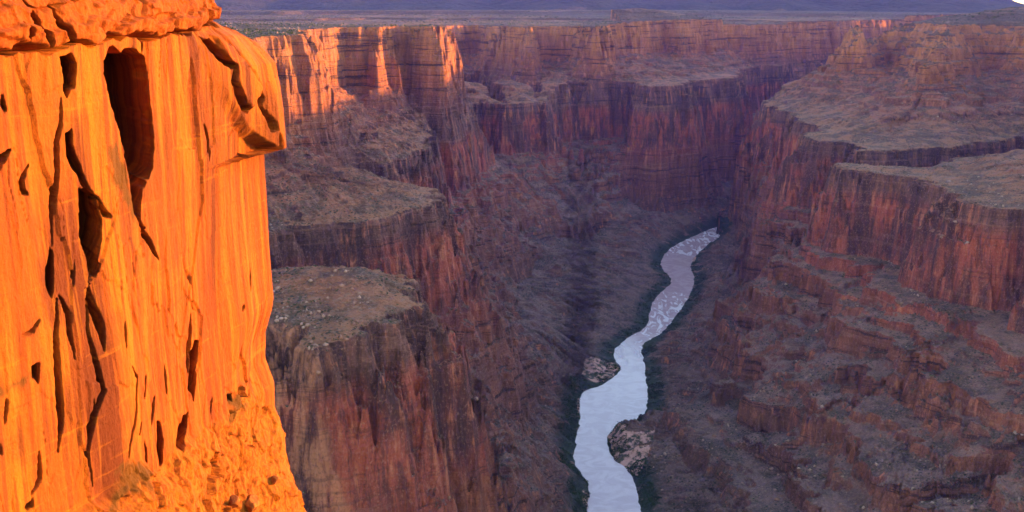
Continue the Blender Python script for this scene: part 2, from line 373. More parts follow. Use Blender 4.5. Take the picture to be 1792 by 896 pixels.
def plateau_material():
    k = NT('far_hillside')
    n1 = k.noise(k.pos((.003, .003, .01)), 1, 6, .6); n2 = k.noise(k.pos((.02, .02, .02)), 1, 5, .6)
    c = k.mix(k.ramp(n1, .4, .6), (.030, .028, .022), (.012, .020, .018))
    c = k.mix(k.ramp(n2, .55, .7, 0, .5), c, (.08, .05, .04))
    z = k.z(); band = k.ramp(z, 845, 800, 0, 1)
    c = k.mix(k.math('MULTIPLY', band, .8), c, (.25, .13, .09))
    k.l(c, k.b.inputs['Base Color']); k.l(k.bump(n2, 1, 30), k.b.inputs['Normal'])
    return k.m
def sand_material():
    k = NT('river_sand')
    n = k.noise(k.pos((.05, .05, .05)), 1, 5, .65)
    c = k.mix(k.ramp(n, .4, .6), (.50, .24, .18), (.33, .15, .11))
    c = k.mix(k.ramp(k.noise(k.pos((.05, .05, .05)), 1, 5, .7), .48, .56), c, (.055, .05, .03))
    k.l(c, k.b.inputs['Base Color']); k.l(k.bump(n, .5, 2), k.b.inputs['Normal']); return k.m
M_sand = sand_material()
M_rock = rock_material(); M_hill = plateau_material()

# ------------------------------------------------------------------ canyon terrain: one continuous height field in a fan of columns, cut into its walls
def project(P):
    x, y, z = P[:, 0], P[:, 1], P[:, 2] - CAMZ
    dep = y * CP - z * SP; up = y * SP + z * CP
    return 896 + F * x / dep, 448 - F * up / dep
SAND = [([(1018,668),(1024,640),(1050,632),(1088,640),(1072,660),(1045,672)], 'pale sandbar with low scrub on the left bank above the calm pool'),
        ([(1062,762),(1090,752),(1146,770),(1140,800),(1118,835),(1080,812)], 'broad pink sandbar on the right bank beside the calm pool'),
        ([(1010,698),(1036,700),(1030,713),(1010,725)], 'tiny red sand spit poking into the calm pool'),
        ([(1020,860),(1046,868),(1040,890),(1020,885)], 'narrow red sand strip on the left bank lowest in view'),
        ([(1180,455),(1200,440),(1225,436),(1215,458),(1192,465)], 'pink sand beach on the inside of the upper rapids')]
def build_canyon():
    azc = np.concatenate([np.linspace(-75, -31, 60)[:-1], np.linspace(-31, -27, 60)[:-1], np.linspace(-27, 27, 1250), np.linspace(27, 31, 60)[1:], np.linspace(31, 110, 160)[1:]])
    r0, r1, NR = 420.0, 14500.0, 2300
    # pilot pass to find where samples are needed
    acz = azc[::6]; rc = np.exp(np.linspace(math.log(r0), math.log(r1), 1500))
    A, Rr = np.meshgrid(np.radians(acz), rc)
    h, _, _ = height(Rr * np.sin(A), Rr * np.cos(A), False)
    el = (h - CAMZ) / Rr
    vis = el >= np.maximum.accumulate(el, axis=0) - 0.004
    dr = np.gradient(rc)[:, None]; dh = np.abs(np.gradient(h, axis=0))
    met = (np.abs(dr) * 0.45 + dh) / Rr * np.where(vis, 1, .22) + 0.00012
    for _ in range(6):                                  # keep neighbours alike
        met[:, 1:-1] = (met[:, :-2] + 2 * met[:, 1:-1] + met[:, 2:]) / 4
        met[1:-1] = (met[:-2] + 2 * met[1:-1] + met[2:]) / 4
    cum = np.cumsum(met, axis=0); cum = (cum - cum[0]) / (cum[-1] - cum[0])
    rs = np.stack([np.interp(np.linspace(0, 1, NR), cum[:, i], rc) for i in range(len(acz))], 1)
    RR = np.empty((NR, len(azc)), f32)
    for j in range(NR): RR[j] = np.interp(azc, acz, rs[j])
    A = np.broadcast_to(np.radians(azc)[None, :], RR.shape)
    X = (RR * np.sin(A)).astype(f32); Y = (RR * np.cos(A)).astype(f32)
    H = np.empty_like(X); S0 = np.empty_like(X); T = np.empty_like(X)
    for a in range(0, NR, 400):
        H[a:a+400], S0[a:a+400], T[a:a+400] = height(X[a:a+400], Y[a:a+400])
    V = np.stack([X.ravel(), Y.ravel(), H.ravel()], 1)
    global TV, TF, TS0
    TS0 = S0.ravel()
    Fc = grid_faces(NR, len(azc))[:, ::-1]
    TV, TF = V, Fc
    fx = V[Fc[:, 0], 0]; fy = V[Fc[:, 0], 1]; fr = np.hypot(fx, fy)
    a1, _, _ = field([P1R]); a2, _, _ = field([P1L])
    rt = rd(a1, fx, fy) > rd(a2, fx, fy)
    far = fr > 9300
    ctr = (V[Fc[:, 0]] + V[Fc[:, 2]]) / 2
    qx, qy = project(ctr); sand = np.zeros(len(Fc), np.int32)
    rag = 3.0 * fbm(ctr[:, 0] / 12, ctr[:, 1] / 12, 171, 3)
    for i, (pl, lb) in enumerate(SAND):
        d, _, _ = sdf_poly([U(a, b, 1) for a, b in pl], ctr[:, 0], ctr[:, 1])
        sand[(d + rag > 0) & (ctr[:, 2] > -.3) & (ctr[:, 2] < 30)] = i + 1
    backw = (fy > 5000) | ((fy > 4560) & (fx > 250)) | ((fy > 4000) & (fx > 620))
    vx, vy = project(V); vr = np.hypot(V[:, 0], V[:, 1])
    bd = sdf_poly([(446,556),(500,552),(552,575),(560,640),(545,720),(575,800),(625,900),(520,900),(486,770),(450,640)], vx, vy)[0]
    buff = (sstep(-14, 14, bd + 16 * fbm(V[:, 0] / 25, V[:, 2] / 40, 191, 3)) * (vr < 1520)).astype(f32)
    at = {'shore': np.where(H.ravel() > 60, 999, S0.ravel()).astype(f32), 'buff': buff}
    o = sub_mesh('hills', V, Fc, far, M_hill, attrs=at); tag(o, 'dark blue-green hillside beyond the plateau', kind='structure')
    for i, (pl, lb) in enumerate(SAND):
        if (sand == i + 1).sum() > 3: tag(sub_mesh('sandbar', V, Fc, sand == i + 1, M_sand, attrs=at), lb, kind='structure')
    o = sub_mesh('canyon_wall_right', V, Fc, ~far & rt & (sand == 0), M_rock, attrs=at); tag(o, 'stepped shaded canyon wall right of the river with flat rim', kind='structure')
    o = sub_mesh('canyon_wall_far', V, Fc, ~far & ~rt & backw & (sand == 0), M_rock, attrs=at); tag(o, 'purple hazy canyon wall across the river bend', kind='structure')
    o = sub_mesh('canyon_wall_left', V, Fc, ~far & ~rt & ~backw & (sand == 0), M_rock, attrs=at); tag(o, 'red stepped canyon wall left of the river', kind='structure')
build_canyon()

# ------------------------------------------------------------------ river
def water_material():
    k = NT('river_water')
    k.b.inputs['Roughness'].default_value = .16; k.b.inputs['IOR'].default_value = 1.33; k.b.inputs['Specular IOR Level'].default_value = .5
    n = k.noise(k.pos((.02, .02, .02)), 1, 4, .6, dist=1.5)
    fl = k.noise(k.pos((.04, .012, .05)), 1, 4, .6, dist=1.2)
    y = k.n('ShaderNodeSeparateXYZ'); k.l(k.geo.outputs['Position'], y.inputs[0]); y = y.outputs[1]
    rap = k.math('ADD', k.math('MULTIPLY', k.ramp(y, 2620, 2760), k.ramp(y, 3500, 3250)), k.math('MULTIPLY', k.ramp(y, 3900, 4000), k.ramp(y, 4500, 4400)))
    foam = k.math('MULTIPLY', k.ramp(fl, .47, .70), k.math('ADD', rap, .04), clamp=True)
    c = k.mix(k.ramp(n, .4, .6), (.40, .25, .26), (.47, .31, .31))
    c = k.mix(k.math('MULTIPLY', foam, .38), c, (.8, .78, .78))
    k.l(c, k.b.inputs['Base Color']); k.l(k.math('ADD', .14, k.math('MULTIPLY', foam, .5)), k.b.inputs['Roughness'])
    k.l(k.bump(k.noise(k.pos((.05, .02, .05)), 1, 3, .5), .04, 1.0), k.b.inputs['Normal'])
    return k.m
wv = [(-200, 200, 0), (900, 200, 0), (4200, 4200, 0), (4200, 5600, 0), (200, 5600, 0)]
wv = np.array([(-900, 300, 0), (4500, 300, 0), (4500, 6500, 0), (-900, 6500, 0)], f32)
o = mesh_from('river_water', wv, np.array([[0, 1, 2, 3]]), water_material(), smooth=False); tag(o, 'pale muddy river winding along the canyon floor', kind='structure')

# ------------------------------------------------------------------ unseen ridge added off to the right to block the low sun
def build_sun_block_ridge():
    p = np.linspace(-1, 1, 60)[:, None]; q = np.linspace(4050, 15000, 360)[None, :]
    cx = 1.17 * q + 0 * p; w = 500 + q * .05
    top = np.interp(q, [4050, 4400, 5720, 5760, 5930, 5980, 7600, 8500, 8560, 8660, 8720, 9000, 12000, 15000], [900, 1080, 1200, 960, 960, 1210, 1400, 1600, 1230, 1230, 1620, 1650, 2050, 1900])  # crest shaped to shade the far rim and hills, notched to leave lit patches
    P = cx + p * w
    hz = 780 + (top - 780) * np.clip(1 - np.abs(p), 0, 1) ** .8 * (1 + .0 * P)
    hz[0] = -5; hz[-1] = -5
    hz = hz + 18 * fbm(P / 300, (q + 0 * P) / 300, 201, 4)
    X = SUNV[0] / np.hypot(SUNV[0], SUNV[1]) * P - SUNV[1] / np.hypot(SUNV[0], SUNV[1]) * q
    Y = SUNV[1] / np.hypot(SUNV[0], SUNV[1]) * P + SUNV[0] / np.hypot(SUNV[0], SUNV[1]) * q
    V = np.stack([X.ravel(), Y.ravel(), hz.ravel()], 1)
    o = mesh_from('sun_block_ridge', V, grid_faces(60, 360), M_hill, attrs={'shore': V[:, 0] * 0 + 999}); tag(o, 'unseen ridge added to block the low sun', kind='structure')
build_sun_block_ridge()

# ------------------------------------------------------------------ the air in the canyon
hm = bpy.data.materials.new('haze'); hm.use_nodes = True; t = hm.node_tree; t.nodes.clear()
ho = t.nodes.new('ShaderNodeOutputMaterial'); pv = t.nodes.new('ShaderNodeVolumePrincipled')
pv.inputs['Color'].default_value = (.24, .17, 1.0, 1); pv.inputs['Density'].default_value = HAZE; pv.inputs['Anisotropy'].default_value = 0.2
t.links.new(pv.outputs[0], ho.inputs['Volume'])
v = np.array([(x, y, z) for z in (-12, 2300) for y in (-2500, 19500) for x in (-12500, 13500)], f32)
o = mesh_from('haze', v, np.array([[0, 2, 3, 1], [4, 5, 7, 6], [0, 1, 5, 4], [2, 6, 7, 3], [0, 4, 6, 2], [1, 3, 7, 5]]), hm, smooth=False); tag(o, 'thin blue evening haze', kind='stuff')

# ------------------------------------------------------------------ the sunlit sandstone cliff close on the left
WP0 = np.array([-30.0, 63.5]); WD = np.array([6.7, 39.2]); WL = float(np.hypot(*WD)); WD = WD / WL
WN = np.array([WD[1], -WD[0]])                 # outward normal of the wall
SC = WL; RC = 4.0
def wall_sz(px, py):                           # photo pixel -> metres along the wall, height against the camera
    d = ray(px, py); den = d[0] * WN[0] + d[1] * WN[1]
    t = (WP0[0] * WN[0] + WP0[1] * WN[1]) / den
    X = d[:2] * t
    return ((X - WP0) @ WD, d[2] * t)
def wpoly(pts): return [wall_sz(*p) for p in pts]
def dist_line(pts, X, Y):
    best = np.full(X.shape, 1e9); par = np.zeros(X.shape); n = len(pts) - 1
    for i in range(n):
        (ax, ay), (bx_, by_) = pts[i], pts[i + 1]; ex, ey = bx_ - ax, by_ - ay
        t = np.clip(((X - ax) * ex + (Y - ay) * ey) / (ex * ex + ey * ey), 0, 1)
        d = np.hypot(X - ax - t * ex, Y - ay - t * ey); m = d < best
        best = np.where(m, d, best); par = np.where(m, (i + t) / n, par)
    return best, par
LENS = [  # recesses: outline in the wall, depth in metres
 ([(172,106),(184,88),(240,86),(260,104),(267,170),(273,250),(269,292),(248,335),(241,382),(230,362),(222,300),(206,225),(186,172),(174,125)], 5.5),
 ([(102,101),(117,97),(126,114),(125,160),(112,170),(106,130)], 2.2),
 ([(113,229),(124,226),(131,262),(142,300),(154,330),(146,335),(120,275)], 1.8),
 ([(136,328),(150,330),(168,345),(178,388),(174,430),(163,480),(152,500),(150,455),(139,410)], 2.6),
 ([(86,470),(96,430),(101,440),(99,490),(92,526),(84,500)], 1.6),
 ([(12,165),(18,160),(24,195),(20,203),(13,190)], 1.0),
 ([(345,612),(352,600),(361,600),(357,640),(347,700),(340,680)], 1.7),
 ([(322,728),(335,720),(333,745),(316,792),(309,782),(312,750)], 1.6),
 ([(272,738),(279,742),(286,770),(284,815),(278,822),(272,790)], 1.5),
 ([(243,764),(251,782),(250,806),(244,800)], 1.0),
 ([(436,152),(443,166),(441,184),(456,214),(459,234),(449,233),(443,200),(433,178)], .75),
 ([(356,64),(372,66),(384,95),(399,112),(398,120),(384,112),(368,92)], .7),
 ([(143,745),(152,700),(149,760),(144,790)], 1.2), ([(58,642),(72,640),(70,668),(60,662)], 1.5),
 ([(54,890),(64,884),(66,896),(56,905)], 1.2), ([(404,690),(414,688),(412,705),(406,704)], 1.2)]
CRK = [  # cracks: line, half width, depth
 ([(106,170),(107,215),(101,245),(103,300),(98,360),(99,430)], .10, .9), ([(100,525),(98,600),(101,680),(106,735),(103,792)], .13, 1.2),
 ([(152,500),(158,540),(168,575),(171,612)], .16, 1.2), ([(150,520),(149,585),(160,640),(165,680),(152,725),(142,790),(151,850)], .10, .9),
 ([(104,520),(117,545),(119,580),(126,625)], .10, .8), ([(345,548),(344,580),(341,615),(340,650)], .15, 1.2),
 ([(398,120),(396,140),(406,168),(414,188),(425,192)], .14, 1.1), ([(459,234),(461,250),(463,266)], .16, 1.2),
 ([(241,380),(250,410),(262,425),(282,455)], .12, 1.0), ([(170,345),(180,372),(190,380)], .10, .7),
 ([(62,290),(48,320),(50,335),(58,342)], .09, .6), ([(30,262),(10,280),(3,300),(3,325)], .12, .8), ([(215,640),(228,660),(222,720),(208,780),(205,800)], .06, .5),
 ([(248,660),(240,715),(232,760)], .06, .5), ([(292,640),(294,690)], .06, .5), ([(358,218),(366,245),(367,282)], .08, .7),
 ([(72,560),(60,580),(40,588)], .07, .5), ([(20,700),(18,745)], .06, .4), ([(72,790),(74,840),(60,870)], .07, .5), ([(270,695),(262,745)], .09, .8),
 ([(443,470),(441,510)], .10, .8), ([(430,535),(425,545)], .08, .5), ([(378,695),(376,725)], .08, .7), ([(36,40),(44,60),(52,70)], .1, .6), ([(88,10),(98,45),(110,65),(118,76)], .10, .7),
 ([(50,0),(62,28),(72,60),(80,84)], .09, .6), ([(318,50),(322,62)], .10, .6), ([(250,90),(252,70)], .07, .5), ([(0,770),(14,800)], .07, .5), ([(205,560),(206,610)], .05, .35), ([(130,455),(128,500)], .05, .35)]
GAP = [(-60,112),(0,98),(30,97),(60,92),(100,86),(118,78),(150,77),(180,74),(240,66),(262,67),(300,61),(345,57),(362,48),(378,46),(405,46)]
SLAB = [(392,40),(440,40),(620,50),(620,268),(480,266),(462,266),(459,236),(450,212),(442,180),(436,152),(424,128),(408,100),(398,75)]
BLOCK = [(376,62),(398,75),(408,100),(424,128),(436,152),(431,178),(425,192),(406,170),(398,120),(384,95)]
APRON = [(100,915),(160,872),(180,850),(205,812),(235,800),(262,822),(300,800),(345,755),(400,722),(436,660),(470,700),(600,760),(700,1300),(-100,1300),(-100,960)]
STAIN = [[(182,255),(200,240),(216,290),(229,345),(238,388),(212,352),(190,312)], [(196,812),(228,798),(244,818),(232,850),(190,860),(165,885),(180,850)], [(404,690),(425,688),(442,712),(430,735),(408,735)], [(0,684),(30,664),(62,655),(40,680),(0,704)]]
def cells(x, y, seed, tilt=.6):
    # angular blocks: each cell has its own depth and its own tilted plane; returns the plane height and the distance to the joint
    ix = np.floor(x).astype(np.int32); iy = np.floor(y).astype(np.int32)
    d1 = np.full(x.shape, 9.0); d2 = np.full(x.shape, 9.0); val = np.zeros(x.shape)
    for a in (-1, 0, 1):
        for b in (-1, 0, 1):
            hx = hash2(ix + a, iy + b, seed); 
            rx = (hx & np.uint32(1023)) / 1023.0; ry = ((hx >> np.uint32(10)) & np.uint32(1023)) / 1023.0; rv = ((hx >> np.uint32(20)) & np.uint32(1023)) / 1023.0
            dx = x - (ix + a + rx); dy = y - (iy + b + ry); d = dx * dx + dy * dy
            v = (rv - .5) * 2 + tilt * ((rx - .5) * dx * 2 + (ry - .5) * dy * 2)
            m = d < d1
            d2 = np.where(m, d1, np.minimum(d2, d)); val = np.where(m, v, val); d1 = np.where(m, d, d1)
    return val, np.sqrt(d2) - np.sqrt(d1)
def build_near_cliff():
    sa = np.concatenate([np.linspace(-30, -6, 180)[:-1], np.linspace(-6, SC + 2, 560)[:-1], np.linspace(SC + 2, SC + 40, 200)])
    # base line: straight, then round the corner to the left
    ang = np.clip((sa - SC) / RC, 0, R(115)); over = np.maximum(sa - SC - RC * R(115), 0)
    cx = WP0 + WD * WL - WN * RC
    st = np.minimum(sa, SC)
    n_ = np.stack([WN[0] * np.cos(ang) + WD[0] * np.sin(ang), WN[1] * np.cos(ang) + WD[1] * np.sin(ang)], 1)
    tdir = np.stack([-n_[:, 1], n_[:, 0]], 1)
    base = np.where((sa < SC)[:, None], WP0 + WD * st[:, None], cx + n_ * RC + tdir * over[:, None])
    tn = 980; tb = 130
    # top of the rock against the camera
    s1 = wall_sz(409, 40)[0]
    ztop = np.interp(sa, [-30, s1 - 3.2, s1 - 1.2, s1 - .1, s1 + .5, s1 + 3, s1 + 6, SC + 12, SC + 40], [6.5, 4.2, 2.4, .3, -1.75, -2.2, -3.4, -4.2, -5]) + .25 * fbm(sa / 1.7, sa * 0, 301, 3) + .1 * fbm(sa / .4, sa * 0, 305, 2)
    zb = -84.0
    u = np.linspace(0, 1, tn)[:, None]
    Sg = np.broadcast_to(sa[None, :], (tn, len(sa)))
    Z = zb + (ztop[None, :] - zb) * (u * .35 + .65 * u)      # rows
    Z = zb + (ztop[None, :] - zb) * (1 - (1 - u) ** 1.12)
    px_s, py_z = Sg, Z
    # relief
    wv_ = .25 * fbm(Sg / 1.5, Z / 3, 318, 3)
    d = .9 * fbm(Sg / 18, Z / 40, 311, 2) + .10 * fbm(Sg / 2.6, Z / 40, 312, 3) + .02 * fbm(Sg / .9, Z / 6, 313, 4) + .012 * perlin(Sg / 2, Z / .28, 326)
    cv, cj = cells(Sg / 5.5 + wv_ * .3, Z / 19 + wv_ * .12, 314); d = d + .15 * cv
    cv, cj = cells(Sg / 2.9 + wv_ * .4, Z / 6 + wv_ * .2, 315); d = d + .10 * cv * (.35 + sstep(-.1, .4, perlin(Sg / 9, Z / 14, 327)))
    cv, cj2 = cells(Sg / .9 + wv_, Z / 2.6 + wv_ * .6, 319); d = d + .014 * cv * sstep(-.2, .3, perlin(Sg / 7, Z / 9, 317))
    d = d * (1 - .6 * sstep(SC - 6, SC + 1, Sg))
    wob_s = .16 * fbm(Sg / 2.4, Z / 4.2, 321, 3) + .10 * perlin(Sg / .5, Z / .7, 323); wob_z = .4 * fbm(Sg / 2.4, Z / 3.2, 322, 3)
    XS = Sg + wob_s; ZS = Z + wob_z
    # silhouette of the corner
    zz = [-(8 - y) * -1 for y in (0,)]
    sy = np.array([40, 48, 60, 85, 110, 150, 197, 262, 268, 300, 540, 560, 600, 650, 700, 750, 820, 896, 1000, 1200], float)
    sx = np.array([405, 412, 440, 465, 485, 492, 497, 500, 461, 460, 460, 455, 441, 438, 452, 450, 464, 478, 505, 560], float)
    zs = np.array([wall_sz(460, y)[1] for y in sy]); off = (sx - 460) / F * 103.5
    dsil = np.interp(-Z, -zs, off)
    d_slab_s = wpoly(SLAB)
    sl = sdf_poly(d_slab_s, XS, ZS)[0]
    sx2 = sdf_poly(wpoly([(300,30),(620,30),(620,268),(480,267),(461,266),(452,255),(425,232),(395,200),(340,120)]), XS, ZS)[0]
    slab = sstep(-.2, .2 + 1.2 * sstep(SC - 1, SC - 8, Sg), sx2)
    slw = np.interp(Z, [-14, -5, -2], [SC - 10, SC - 13, SC - 17])
    wc = sstep(SC - 13, SC - 1, Sg)
    main = np.where(Z < zs[7], dsil, np.minimum(np.interp(-Z, -zs[[0, 1, 2, 3, 9]], off[[0, 1, 2, 3, 9]]), 0.0))
    d = d + main * wc * (1 - slab) + slab * (dsil * lin(slw, SC - .5, Sg) ** 1.2 + .35 * sstep(0, .5, sl) * (Sg < SC + 30) * (1 - .9 * sstep(SC - 4, SC - 1, Sg)) - .0)
    d = d + .5 * sstep(-.2, .15, sdf_poly(wpoly(BLOCK), XS, ZS)[0])
    # apron of rubble at the foot
    ap = sdf_poly(wpoly(APRON), XS, ZS)[0]
    apm = sstep(-.3, .8, ap)
    d = d + np.clip(ap, 0, 13) * .42 * (1 - sstep(SC - 27, SC - 11, Sg)) + apm * (1 - .5 * wc) * (.6 * ridged(Sg / 7, Z / 7, 331, 3) + .45 * cells(Sg / 2.2 + wv_, Z / 2.0 + wv_, 333)[0] + .16 * cells(Sg / .8 + wv_, Z / .7 + wv_, 334)[0])
    # cap rock above the bedding gap
    gl, _ = dist_line(wpoly(GAP), XS, ZS)
    gz = np.interp(Sg, [p[0] for p in wpoly(GAP)], [p[1] for p in wpoly(GAP)])
    s409 = wall_sz(409, 40)[0]
    cap = (ZS > gz) & (Sg < s409)
    capm = sstep(0, .25, ZS - gz) * (1 - sstep(s409 - .4, s409 + .4, Sg))
    bed = np.interp(ZS - gz + .3 * fbm(Sg / 4, Z / 2, 341, 3), [0, .2, 1.3, 1.5, 2.6, 2.9, 4.2, 4.5, 8], [0, .5, .8, .3, .15, -.35, -.5, -1.6, -2.6])
    d = d + capm * (bed + .30 * cells(Sg / 4.5 + wv_ * .5, Z / 2.6 + wv_ * .4, 343)[0] + .12 * cells(Sg / 1.5 + wv_, Z / .9 + wv_, 344)[0] + .08 * fbm(Sg / 1.5, Z / .7, 342, 4))
    round_end = np.clip((Sg - (s409 - 2.2)) / 2.2, 0, 1); d = d - capm * 1.6 * round_end ** 2
    gw = .16 + .16 * np.clip(1 + fbm(Sg / 3, Sg * 0, 345, 3) * 1.5, 0, 2.2)
    d = d - 2.2 * (1 - sstep(gw * .7, gw * 1.3, gl)) * (Sg < s409 + 1) * (ZS > gz - .04)
    # recesses and cracks
    SH = np.zeros(Sg.shape)
    for pts, dep in LENS:
        q = sdf_poly(wpoly(pts), XS, ZS)[0]
        g = dep * 2.2 * sstep(-.05, .30, q); d = d - g; SH = SH + g * .95
    # the sunlit rib standing inside the largest recess
    q, t = dist_line([wall_sz(*p) for p in [(262,120),(268,170),(270,230),(262,290)]], XS - .0, ZS)
    for pts, hw, dep in CRK:
        q, t = dist_line([wall_sz(*p) for p in pts], Sg + .4 * wob_s, Z + .4 * wob_z)
        ww = hw * (1.1 - np.abs(2 * t - 1) ** 2) * 1.9
        g = 1.8 * dep * (1 - sstep(ww * .6, ww * 1.3 + .03, q)); d = d - g; SH = SH + g * .6
    # random fine vertical cracks
    cr = np.abs(perlin(Sg / 1.6 + .5 * fbm(Sg / 3, Z / 6, 351, 2), Z / 22, 352)); msk = sstep(.15, .5, perlin(Sg / 5, Z / 9, 353))
    d = d - .28 * (1 - sstep(.01, .035, cr)) * msk * (~cap) * (1 - apm)
    d = d + .018 * fbm(Sg / .3, Z / .8, 361, 3)
    td = np.stack([-n_[:, 1], n_[:, 0]], 1)
    P = base[None, :, :] + n_[None, :, :] * d[:, :, None] + td[None, :, :] * (SH * (1 - wc))[:, :, None]
    V1 = np.concatenate([P, (Z + CAMZ)[:, :, None]], 2)
    # top: back over the edge, roughly flat with ledges
    v = np.linspace(0, 1, tb + 1)[1:, None]; ins = v ** 1.8 * np.interp(sa, [SC, SC + 4], [34, 6])[None, :]
    edge = P[-1]
    Pt = edge[None, :, :] - n_[None, :, :] * ins[:, :, None]
    Zt = ztop[None, :] + .9 * (1 - np.exp(-ins / 1.2)) + .55 * fbm(Sg[:tb] / 3 + 0 * ins, ins / 3, 371, 4) * sstep(0, 1.5, ins) - .0 * ins
    V2 = np.concatenate([Pt, (Zt + CAMZ)[:, :, None]], 2)
    V = np.concatenate([V1, V2], 0); nr = V.shape[0]; nc = len(sa)
    V = V.reshape(-1, 3).astype(f32)
    Fc = grid_faces(nr, nc)
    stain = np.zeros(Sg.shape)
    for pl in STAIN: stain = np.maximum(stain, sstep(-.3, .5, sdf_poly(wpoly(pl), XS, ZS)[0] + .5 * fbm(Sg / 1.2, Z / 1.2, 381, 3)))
    z0 = np.zeros((tb, nc))
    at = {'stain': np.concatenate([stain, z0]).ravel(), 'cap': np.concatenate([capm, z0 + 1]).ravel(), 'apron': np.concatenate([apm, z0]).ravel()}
    kind = np.zeros((nr, nc), np.int32); kind[:tn][cap] = 1; kind[:tn][(sl > 0) & ~cap] = 2; kind[:tn][(ap > 0)] = 3; kind[tn:] = 1
    kf = kind.ravel()[Fc[:, 0]]
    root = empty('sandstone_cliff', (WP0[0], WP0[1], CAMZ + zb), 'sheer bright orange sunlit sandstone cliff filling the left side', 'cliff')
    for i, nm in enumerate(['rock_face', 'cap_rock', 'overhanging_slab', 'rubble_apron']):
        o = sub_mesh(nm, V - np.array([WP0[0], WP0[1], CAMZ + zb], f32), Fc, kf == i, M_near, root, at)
    return V
def near_material():
    k = NT('sunlit_sandstone')
    # wall coordinates: along the wall, height
    sx = k.n('ShaderNodeSeparateXYZ'); k.l(k.geo.outputs['Position'], sx.inputs[0])
    cb = k.n('ShaderNodeCombineXYZ'); k.l(sx.outputs[1], cb.inputs[0]); k.l(sx.outputs[2], cb.inputs[1]); k.l(sx.outputs[0], cb.inputs[2]); W = cb.outputs[0]
    a = k.noise(k.pos((.16, .018, .05), W), 1, 6, .6); b = k.noise(k.pos((.6, .035, .2), W), 1, 3, .5); c3 = k.noise(k.pos((.06, .06, .06), W), 1, 4, .55)
    fine = k.noise(k.pos((2.2, 1.6, 2), W), 1, 7, .72); st = k.noise(k.pos((.9, .05, .3), W), 1, 4, .55, dist=.4)
    xb = k.noise(k.pos((.10, 1.3, .10), W), 1, 6, .7)
    c = k.mix(k.ramp(a, .38, .62), (.48, .155, .022), (.41, .10, .014))
    c = k.mix(k.ramp(b, .50, .66, 0, .75), c, (.32, .065, .012))
    c = k.mix(k.ramp(b, .46, .32, 0, .5), c, (.60, .24, .04))
    c = k.mix(k.ramp(st, .56, .68, 0, .45), c, (.24, .055, .012))
    c = k.mix(k.math('MULTIPLY', k.ramp(c3, .54, .64), k.ramp(st, .40, .55, .2, .8)), c, (.20, .06, .016))
    c = k.mix(k.ramp(fine, .60, .74, 0, .5), c, (.20, .05, .012))
    v2 = k.noise(k.pos((.35, .012, .1), W), 1, 5, .7); v3 = k.noise(k.pos((.10, .05, .10), W), 1, 5, .6)
    c = k.mix(k.math('MULTIPLY', k.ramp(v2, .50, .60), k.ramp(v3, .40, .56, .15, .95)), c, (.13, .028, .008))
    v4 = k.noise(k.pos((1.7, .06, .3), W), 1, 3, .5)
    c = k.mix(k.ramp(v4, .53, .62, 0, .6), c, (.15, .035, .01)); c = k.mix(k.ramp(v4, .44, .34, 0, .28), c, (.66, .30, .06))
    c = k.mix(k.ramp(xb, .56, .68, 0, .35), c, (.24, .06, .012)); c = k.mix(k.ramp(xb, .42, .32, 0, .25), c, (.70, .32, .07))
    spot = k.noise(k.pos((.5, .35, .5), W), 1, 8, .75); c = k.mix(k.ramp(spot, .58, .70, 0, .5), c, (.25, .065, .014))
    cap = k.attr('cap'); cc = k.mix(k.ramp(fine, .45, .62), (.42, .11, .022), (.28, .06, .014))
    c = k.mix(k.math('MULTIPLY', cap, .75), c, cc)
    ap = k.attr('apron'); ac = k.mix(k.ramp(fine, .42, .6), (.50, .19, .035), (.30, .09, .02))
    c = k.mix(k.math('MULTIPLY', ap, .7), c, ac)
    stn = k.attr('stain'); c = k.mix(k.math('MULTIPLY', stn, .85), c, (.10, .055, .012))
    c = k.mix(1.0, c, (.60, .43, .07), 'MULTIPLY')
    k.l(c, k.b.inputs['Base Color'])
    b1 = k.bump(k.noise(k.pos((.7, .35, .6), W), 1, 9, .68), .75, .45); b2 = k.bump(xb, .35, .20, k.bump(fine, .8, .16, b1)); k.l(b2, k.b.inputs['Normal'])
    return k.m
M_near = near_material()
VN = build_near_cliff()

# ------------------------------------------------------------------ scrub and loose rock
def simple_mat(name, c1, c2, sc=1.0):
    k = NT(name); n = k.noise(k.pos((sc, sc, sc)), 1, 3, .6)
    k.l(k.mix(k.ramp(n, .4, .6), c1, c2), k.b.inputs['Base Color']); return k.m
M_shrub = simple_mat('scrub_leaves', (.035, .05, .018), (.07, .075, .03), .05)
M_ripar = simple_mat('riverside_leaves', (.014, .032, .014), (.03, .055, .02), .03)
M_loose = simple_mat('loose_rock', (.26, .11, .065), (.36, .20, .14), .02)
A_ = TV[TF[:, 0]]; B_ = TV[TF[:, 1]]; D_ = TV[TF[:, 3]]; Cc = (TV[TF[:, 0]] + TV[TF[:, 2]]) / 2
Nn = np.cross(B_ - A_, D_ - A_); FNZ = np.abs(Nn[:, 2]) / np.maximum(np.linalg.norm(Nn, axis=1), 1e-6)
FR = np.hypot(Cc[:, 0], Cc[:, 1]); FAZ = np.degrees(np.arctan2(Cc[:, 0], Cc[:, 1])); FS0 = TS0[TF[:, 0]]
FPX, FPY = project(Cc)
rs = np.random.RandomState(11)
def leaf_clump(n, r, flat=.7, leaf=.5):
    c = rs.normal(size=(n, 3)); c /= np.linalg.norm(c, axis=1)[:, None]; c[:, 2] = np.abs(c[:, 2]) * flat
    c *= (rs.uniform(.35, 1, (n, 1)) * r)
    T = c[:, None, :] + rs.normal(size=(n, 3, 3)) * r * leaf * .6
    T[:, :, 2] = np.maximum(T[:, :, 2], -.15 * r)
    return T.reshape(-1, 3), np.arange(n * 3).reshape(-1, 3)
